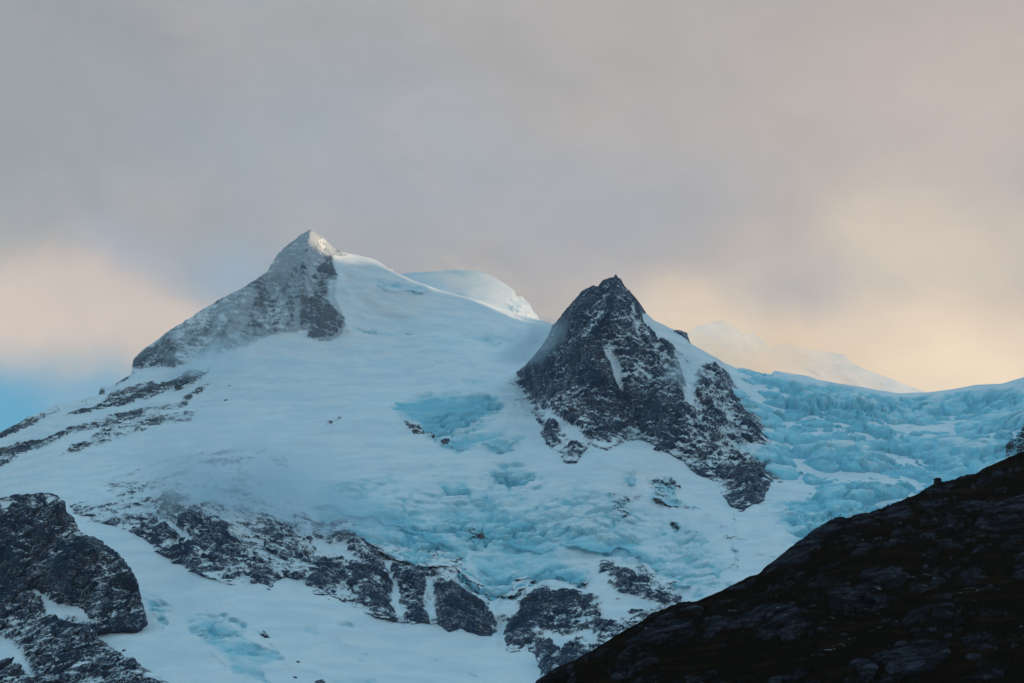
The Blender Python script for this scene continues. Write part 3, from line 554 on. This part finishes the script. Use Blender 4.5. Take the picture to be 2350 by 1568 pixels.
terrain('cliff', 140, 1610, [(140, 1150), (263, 1095), (470, 1025), (560, 1010), (640, 1030), (720, 1140), (800, 1195), (880, 1240), (1050, 1270), (1130, 1320), (1200, 1310), (1340, 1262), (1420, 1250), (1500, 1270), (1610, 1340)], 1600, D_cl, MAT_CL, 1.8,
        lambda a, b, V: cover(a, b, V, [(p, (v_*.92 if v_ > .65 else v_*.82), w) for p, v_, w in CROCK], [], .40, 0, 17, 60), lambda V, A, PX, PY: alpine_disp(V, A, PX, PY, 2, 25, 0, 120, .25, 530), base=D0, poly=cl_poly, blend=20, edge_noise=22, sink=50, label='band of dark snow-dusted cliffs below the hanging blue ice')
# ---- dark knoll at the lower left
_kf = [(384, 1566), (300, 1515), (240, 1476), (252, 1461), (320, 1458), (336, 1432), (200, 1568), (0, 1568), (-250, 1568), (0, 1740), (500, 1740), (-250, 1740)]
KN = rbf([(x, y, float(BASE(np.array(float(x)), np.array(float(y))))-40) for x, y in _kf]+[(0, 1148, 5330), (-250, 1150, 5350), (148, 1177, 5290), (0, 1300, 5120), (150, 1300, 5080), (250, 1300, 5100), (300, 1345, 5085), (335, 1405, 4990), (79, 1350, 5050), (150, 1400, 4960), (0, 1420, 5000), (-250, 1400, 5050)])
KC = [([(104, 1137), (170, 1230), (230, 1330), (260, 1420)], 45, 40), ([(79, 1350), (140, 1385), (200, 1410), (300, 1470)], -30, 14), ([(300, 1320), (325, 1400), (320, 1450)], 30, 20)]
kn_ridge = [(-260, 1165), (-100, 1152), (0, 1146), (47, 1138), (104, 1136), (126, 1142), (144, 1160), (150, 1180), (169, 1190), (180, 1214), (202, 1232), (245, 1252), (274, 1274), (292, 1299), (308, 1328), (320, 1364), (330, 1398), (336, 1418), (340, 1432), (700, 1432)]
kn_poly = [(-900, 900), (400, 900), (352, 1330), (342, 1411), (337, 1434), (320, 1458), (252, 1461), (225, 1463), (240, 1476), (274, 1497), (324, 1530), (384, 1566), (470, 1620), (700, 1800), (-900, 1900)]
KROCK = [([(79, 1350), (92, 1362), (130, 1385), (194, 1396), (205, 1420), (150, 1412), (150, 1440), (120, 1430), (100, 1395)], .10, 4), ([(150, 1412), (205, 1425), (230, 1460), (240, 1480), (190, 1462), (150, 1440)], .42, 8),
 ([(-50, 1463), (0, 1462), (35, 1475), (75, 1548), (30, 1540), (-50, 1530)], .03, 5), ([(0, 1395), (20, 1405), (40, 1440), (0, 1425)], .4, 8),
 ([(0, 1150), (30, 1146), (20, 1166), (0, 1175)], .2, 5), ([(-200, 1180), (0, 1180), (120, 1200), (250, 1290), (300, 1370), (310, 1440), (220, 1440), (150, 1370), (60, 1340), (-200, 1350)], .76, 12),
 ([(-200, 1430), (100, 1440), (300, 1530), (400, 1590), (300, 1640), (-200, 1640)], .60, 10)]
KROCK = KROCK[5:]+KROCK[:5]
MAT_KN = alpine('near_dark_rock', 2.2, (0, R(16), 0), rock_a=(.015, .034, .068), rock_b=(.044, .058, .088), warmrock=.14)
terrain('rocky_knoll', -260, 660, kn_ridge, 1725, lambda a, b: KN(a, b)-crest_sum(a, b, KC), MAT_KN, 1.6, lambda a, b, V: cover(a, b, V, [(p, v_*.9, w) for p, v_, w in KROCK], [], .58, 0, 8, 70), lambda V, A, PX, PY: alpine_disp(V, A, PX, PY, 2, 34, 0, 125, .35, 590), back=.9, dvec=(.55, -.7, .5), base=D0, poly=kn_poly, blend=14, sink=70, edge_noise=9,
        label='dark snow-speckled rock knoll at the lower left corner', backL=500)
# ---- far snow dome behind the main ridge
MAT_FAR = alpine('far_snow', 5, ice_c=(.35, .66, .74))
dome = [(780, 640), (880, 632), (940, 626), (1000, 622), (1047, 618), (1104, 622), (1133, 636), (1160, 652), (1180, 667), (1186, 680), (1198, 681), (1207, 690), (1216, 700), (1222, 712), (1232, 724), (1250, 760), (1280, 800)]
terrain('snow_dome', 780, 1280, dome, 830, lambda a, b: 10900-(b-620)*5.5+((a-1040)/1.0)**2*.011, MAT_FAR, 2.0,
        lambda a, b, V: cover(a, b, V, [], [([(960, 600), (1140, 600), (1100, 650), (1000, 650)], .5, 12), ([(1170, 660), (1260, 680), (1260, 800), (1150, 700)], .12, 8)]), lambda V, A, PX, PY: 10*fbm(V, 300, 3, .5, 9)+sst(PX, 1150, 1190)*16*fbm(V, 80, 4, .5, 19, 1), back=.5, label='rounded far snow dome behind the long crest', backL=2500)
far1 = [(1480, 800), (1560, 770), (1600, 748), (1640, 738), (1657, 736), (1680, 746), (1706, 769), (1722, 768), (1727, 762), (1732, 770), (1749, 780), (1790, 815), (1850, 850), (1920, 890), (1980, 930)]
terrain('snow_ridge', 1480, 1980, far1, 960, lambda a, b: 13000-(b-740)*7.0+(a-1650)*3.4, MAT_FAR, 2.2, lambda a, b, V: cover(a, b, V, [], []), lambda V, A, PX, PY: 40*fbm(V*np.array([1, 1, .8]), 520, 5, .42, 29), back=.6, label='distant sunlit snow ridge half lost in warm cloud', backL=3000)
far2 = [(1640, 830), (1740, 805), (1780, 793), (1810, 787), (1835, 797), (1870, 805), (1911, 809), (1936, 813), (1945, 820), (1958, 834), (1986, 848), (2044, 870), (2116, 898), (2200, 930), (2300, 960)]
terrain('snow_ridge', 1640, 2300, far2, 980, lambda a, b: 14500-(b-790)*7.0+(a-1810)*3.6, MAT_FAR, 2.2, lambda a, b, V: cover(a, b, V, [], []), lambda V, A, PX, PY: 45*fbm(V*np.array([1, 1, .8]), 480, 5, .42, 39), back=.6, label='most distant sunlit snow ridge sloping down to the saddle', backL=3000)
# ---- near hillside in shadow
HR = [(1130, 1725), (1180, 1650), (1232, 1568), (1290, 1532), (1350, 1500), (1430, 1450), (1500, 1412), (1560, 1389), (1600, 1380), (1640, 1363), (1700, 1333), (1740, 1318), (1780, 1288), (1830, 1246), (1866, 1220), (1890, 1204), (1916, 1190), (1950, 1187), (1992, 1179), (2030, 1164), (2060, 1150), (2120, 1127), (2148, 1112), (2155, 1108), (2162, 1112), (2200, 1100), (2240, 1090), (2262, 1076), (2300, 1058), (2325, 1046), (2350, 1036), (2480, 985), (2700, 900), (3100, 760), (5400, 300)]
HD = rbf([(1232, 1568, 1250), (1500, 1412, 1330), (1700, 1333, 1400), (1890, 1204, 1480), (2150, 1112, 1540), (2350, 1036, 1600), (1500, 1568, 1120), (1800, 1400, 1230), (2100, 1300, 1270), (2350, 1200, 1380), (2600, 1100, 1450), (2000, 1568, 1020), (2350, 1400, 1130), (2350, 1568, 960), (1300, 1740, 1000), (2600, 1740, 820)])
def hill_disp(V, A, PX, PY):
    q = V@np.array([[.66, 0, -.75], [0, 1, 0], [.75, 0, .66]])            # slabs lean up to the right
    b1, c1 = blocks(q*np.array([.52, .5, 1.45]), 34, 601); b2, c2 = blocks(q*np.array([.6, .6, 1.5]), 13, 611)
    ter = fbm(V*np.array([.45, 1, 1.6]), 95, 4, .5, 131); fine = fbm(q*np.array([.6, 1, 1.5]), 9, 3, .6, 621, 1); m = sst(fbm(V, 130, 3, .5, 631), -.35, .3)
    A['rock'] = np.clip(.55+.34*b1+.24*b2+.40*ter-.22*c1-.12*c2+.12*fine, 0, 1)
    r = sst(A['rock'], .35, .6)
    return (3.0*b1-1.9*c1)*m*(.3+.7*r)+1.2*b2*(.2+.8*r)-1.0*c2*r+.6*fine+3*r+5*ter+8*fbm(V, 210, 3, .5, 141)
hm, g = new_mat('wet_slabs_and_heath')
P = g.n('ShaderNodeNewGeometry').outputs['Position']; N = g.n('ShaderNodeNewGeometry').outputs['Normal']
nz = g.n('ShaderNodeSeparateXYZ'); g.lk(N, nz.inputs[0]); nz = nz.outputs[2]
ra = g.n('ShaderNodeAttribute'); ra.attribute_name = 'rock'
Ph = g.mapv(P, (.7, 1, 1.8), (0, R(48), 0))
f1 = g.noise(Ph, 1/14, 6, .62, .3); f2 = g.noise(P, 1/2.2, 4, .65); f3 = g.noise(P, 1/70, 3, .5)
e = g.m('ADD', ra.outputs['Fac'], g.m('MULTIPLY', g.m('SUBTRACT', f1, .5), .7)); e = g.m('ADD', e, g.m('MULTIPLY', g.m('SUBTRACT', f3, .5), .7)); e = g.m('ADD', e, g.m('MULTIPLY', g.m('SUBTRACT', .5, nz), .5))
rk = g.mr(e, .18, .56)
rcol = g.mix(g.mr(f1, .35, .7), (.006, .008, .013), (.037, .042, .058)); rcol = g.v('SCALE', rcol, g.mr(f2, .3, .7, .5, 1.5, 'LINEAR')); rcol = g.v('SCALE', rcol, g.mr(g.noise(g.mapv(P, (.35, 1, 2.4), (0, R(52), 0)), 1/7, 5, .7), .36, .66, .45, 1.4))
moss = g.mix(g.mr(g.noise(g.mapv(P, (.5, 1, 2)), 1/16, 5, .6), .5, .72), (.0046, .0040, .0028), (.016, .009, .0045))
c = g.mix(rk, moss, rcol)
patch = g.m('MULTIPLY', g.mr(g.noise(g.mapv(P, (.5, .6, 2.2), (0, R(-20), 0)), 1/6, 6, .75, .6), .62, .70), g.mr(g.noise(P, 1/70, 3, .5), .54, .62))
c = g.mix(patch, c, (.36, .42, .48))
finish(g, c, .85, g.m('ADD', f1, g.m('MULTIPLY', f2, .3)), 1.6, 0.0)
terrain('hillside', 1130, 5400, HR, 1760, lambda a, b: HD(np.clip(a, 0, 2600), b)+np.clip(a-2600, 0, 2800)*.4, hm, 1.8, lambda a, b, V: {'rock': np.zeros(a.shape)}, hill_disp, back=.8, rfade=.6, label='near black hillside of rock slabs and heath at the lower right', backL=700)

# ---- the air itself
hz, g = new_mat('air')
pv = g.n('ShaderNodeVolumePrincipled'); pv.inputs['Color'].default_value = (.72, .86, 1, 1); pv.inputs['Density'].default_value = 0.6e-5; pv.inputs['Anisotropy'].default_value = .1
g.lk(pv.outputs[0], g.n('ShaderNodeOutputMaterial').inputs['Volume'])
def box(name, lo, hi, mat):
    a, b = np.array(lo, float), np.array(hi, float)
    V = np.array([[(a, b)[i][0], (a, b)[j][1], (a, b)[k][2]] for i in (0, 1) for j in (0, 1) for k in (0, 1)])
    return link_mesh(name, V, np.array([[0, 1, 3, 2], [4, 6, 7, 5], [0, 4, 5, 1], [2, 3, 7, 6], [0, 2, 6, 4], [1, 5, 7, 3]]), mat, smooth=False)
tag(box('haze', (-24500, -24500, -2), (24500, 24500, 4200), hz), label='thin blue air over the whole valley', kind='stuff')

# ---- blown snow and cloud, each a soft-edged body of air full of ice crystals
def mist(px, py, D, rx, ry, rz, dens, label, colr=(.80, .93, 1), tilt=0, ns=2.2, lo=.38):
    m, g = new_mat('blown_snow')
    oc = g.n('ShaderNodeTexCoord').outputs['Object']
    wv = g.v('ADD', oc, g.v('SCALE', g.v('SUBTRACT', g.noise(oc, 1.6, 3, .5, 0, True), (.5, .5, .5)), .7))
    f = g.m('MULTIPLY', g.mr(g.v('LENGTH', wv), .15, .95, 1.0, 0.0), g.mr(g.noise(oc, ns, 4, .55), lo, .66))
    pv = g.n('ShaderNodeVolumePrincipled'); pv.inputs['Color'].default_value = colr+(1,); pv.inputs['Anisotropy'].default_value = .1
    g.lk(g.m('MULTIPLY', f, dens), pv.inputs['Density']); g.lk(pv.outputs[0], g.n('ShaderNodeOutputMaterial').inputs['Volume'])
    th = np.linspace(0, np.pi, 15)[:, None]; ph = np.linspace(0, 2*np.pi, 25)[None]
    V = np.stack([np.sin(th)*np.cos(ph), np.sin(th)*np.sin(ph), np.cos(th)+0*ph], -1)
    o = link_mesh('mist', V.reshape(-1, 3), grid_faces(15, 25), m)
    o.location = at(px, py, np.array(float(D))); o.scale = (rx, ry, rz); o.rotation_euler = (0, tilt, 0)
    return tag(o, label=label, kind='stuff')
mist(600, 1120, 6050, 640, 380, 290, .0095, 'snow plume blowing off the ridge above the lower cliffs', tilt=R(20))
mist(1215, 785, 7450, 230, 240, 105, .013, 'snow blown against the left flank of the dark pyramid', tilt=R(-20))
mist(480, 815, 8350, 330, 280, 95, .010, 'ground drift along the foot of the summit crag', tilt=R(-20))
mist(1570, 850, 7050, 110, 160, 110, .0080, 'thin drift over the right gully of the pyramid')
mist(1720, 835, 12000, 1500, 1000, 560, .0023, 'warm lit cloud wrapping the distant ridges', (1, .86, .70), R(20))

# ---- single rocks lying on the snow and the slope
def boulder(px, py, size, seed, label, mat, D=None, attr=.8, sq=(1.3, 1, .8), lift=.1):
    k = 22; th = np.linspace(0, np.pi, k)[:, None]; ph = np.linspace(0, 2*np.pi, 2*k+1)[None]
    U = np.stack([np.sin(th)*np.cos(ph), np.sin(th)*np.sin(ph), np.cos(th)+0*ph], -1); U[:, -1] = U[:, 0]
    f1, f2, r_ = worley(U*1.3+seed*3.1, seed); V = U*(1+.25*r_-.25*f1+.10*fbm(U*1.0+seed, .6, 4, .5, seed))[..., None]
    V = np.sign(V)*np.abs(V)**.85*np.array(sq)*size/2
    p = at(px, py, np.array(float(D)))
    o = link_mesh('boulder', V.reshape(-1, 3), grid_faces(k, 2*k+1), mat, {'rock': np.full(V.shape[:2], attr), 'ice': np.zeros(V.shape[:2])}, smooth=False)
    o.location = p+np.array([0, 0, size*lift]); o.rotation_euler = (0, R(seed*37 % 50-25), R(seed*61 % 180))
    return tag(o, label=label, cat='boulder')
from mathutils.bvhtree import BVHTree
bpy.context.view_layer.update()
TREES = [(o.name, BVHTree.FromPolygons([v.co[:] for v in o.data.vertices], [p.vertices[:] for p in o.data.polygons])) for o in sc.objects if o.name in ('mountain', 'hillside')]
def hit(px, py, name):
    d = ray(np.array(float(px)), np.array(float(py))); n = float(np.linalg.norm(d)); q = dict(TREES)[name].ray_cast(Vector(CAM), Vector(d/n)); return q[3]/n
for i_, (x, y, sz, lb) in enumerate([
    (606, 1457, 18, 'dark boulder on the snow just above the lower blue ice patch'), (614, 1463, 11, 'small dark rock just below and right of the boulder above the lower blue ice patch'),
    (684, 1519, 9, 'small dark rock on snow to the right of the lower blue ice patch'), (677, 1555, 9, 'small rock on snow near the bottom edge, below the blue ice patch'),
    (732, 1565, 18, 'rock breaking through the snow at the bottom edge left of centre'), (527, 886, 9, 'tiny dark rock high on the snowfield below the summit crag'),
    (518, 918, 10, 'small dark rock on the snowfield right of the wind-swept ledges'), (1022, 1010, 22, 'dark slanting rock under the blue ice bowl'),
    (284, 1493, 10, 'small rock on snow beside the knoll at lower left'), (1505, 1031, 26, 'dark rock poking out of snow below the foot of the pyramid peak')]):
    boulder(x, y, sz, 11+i_, lb, MAT_CL, hit(x, y, 'mountain'), .8, (1.7, 1, .7), -.08)
MAT_BR = hm.copy(); MAT_BR.name = 'pale_slab_rock'
for i_, (x, y, sz, lb) in enumerate([(1972, 1407, 21, 'large pale rounded boulder in the middle of the dark hillside'), (2152, 1110, 8, 'knob of rock on the skyline of the dark hillside'), (1925, 1395, 12, 'slanting pale rock left of the large pale boulder on the hillside')]):
    boulder(x, y, sz, 31+i_, lb, MAT_BR, hit(x, y, 'hillside'), 1.0, (1.1, 1, .9))
mist(1090, 640, 10300, 420, 500, 130, .0016, 'thin lit cloud brushing the far snow dome', (1, .90, .78), R(15))
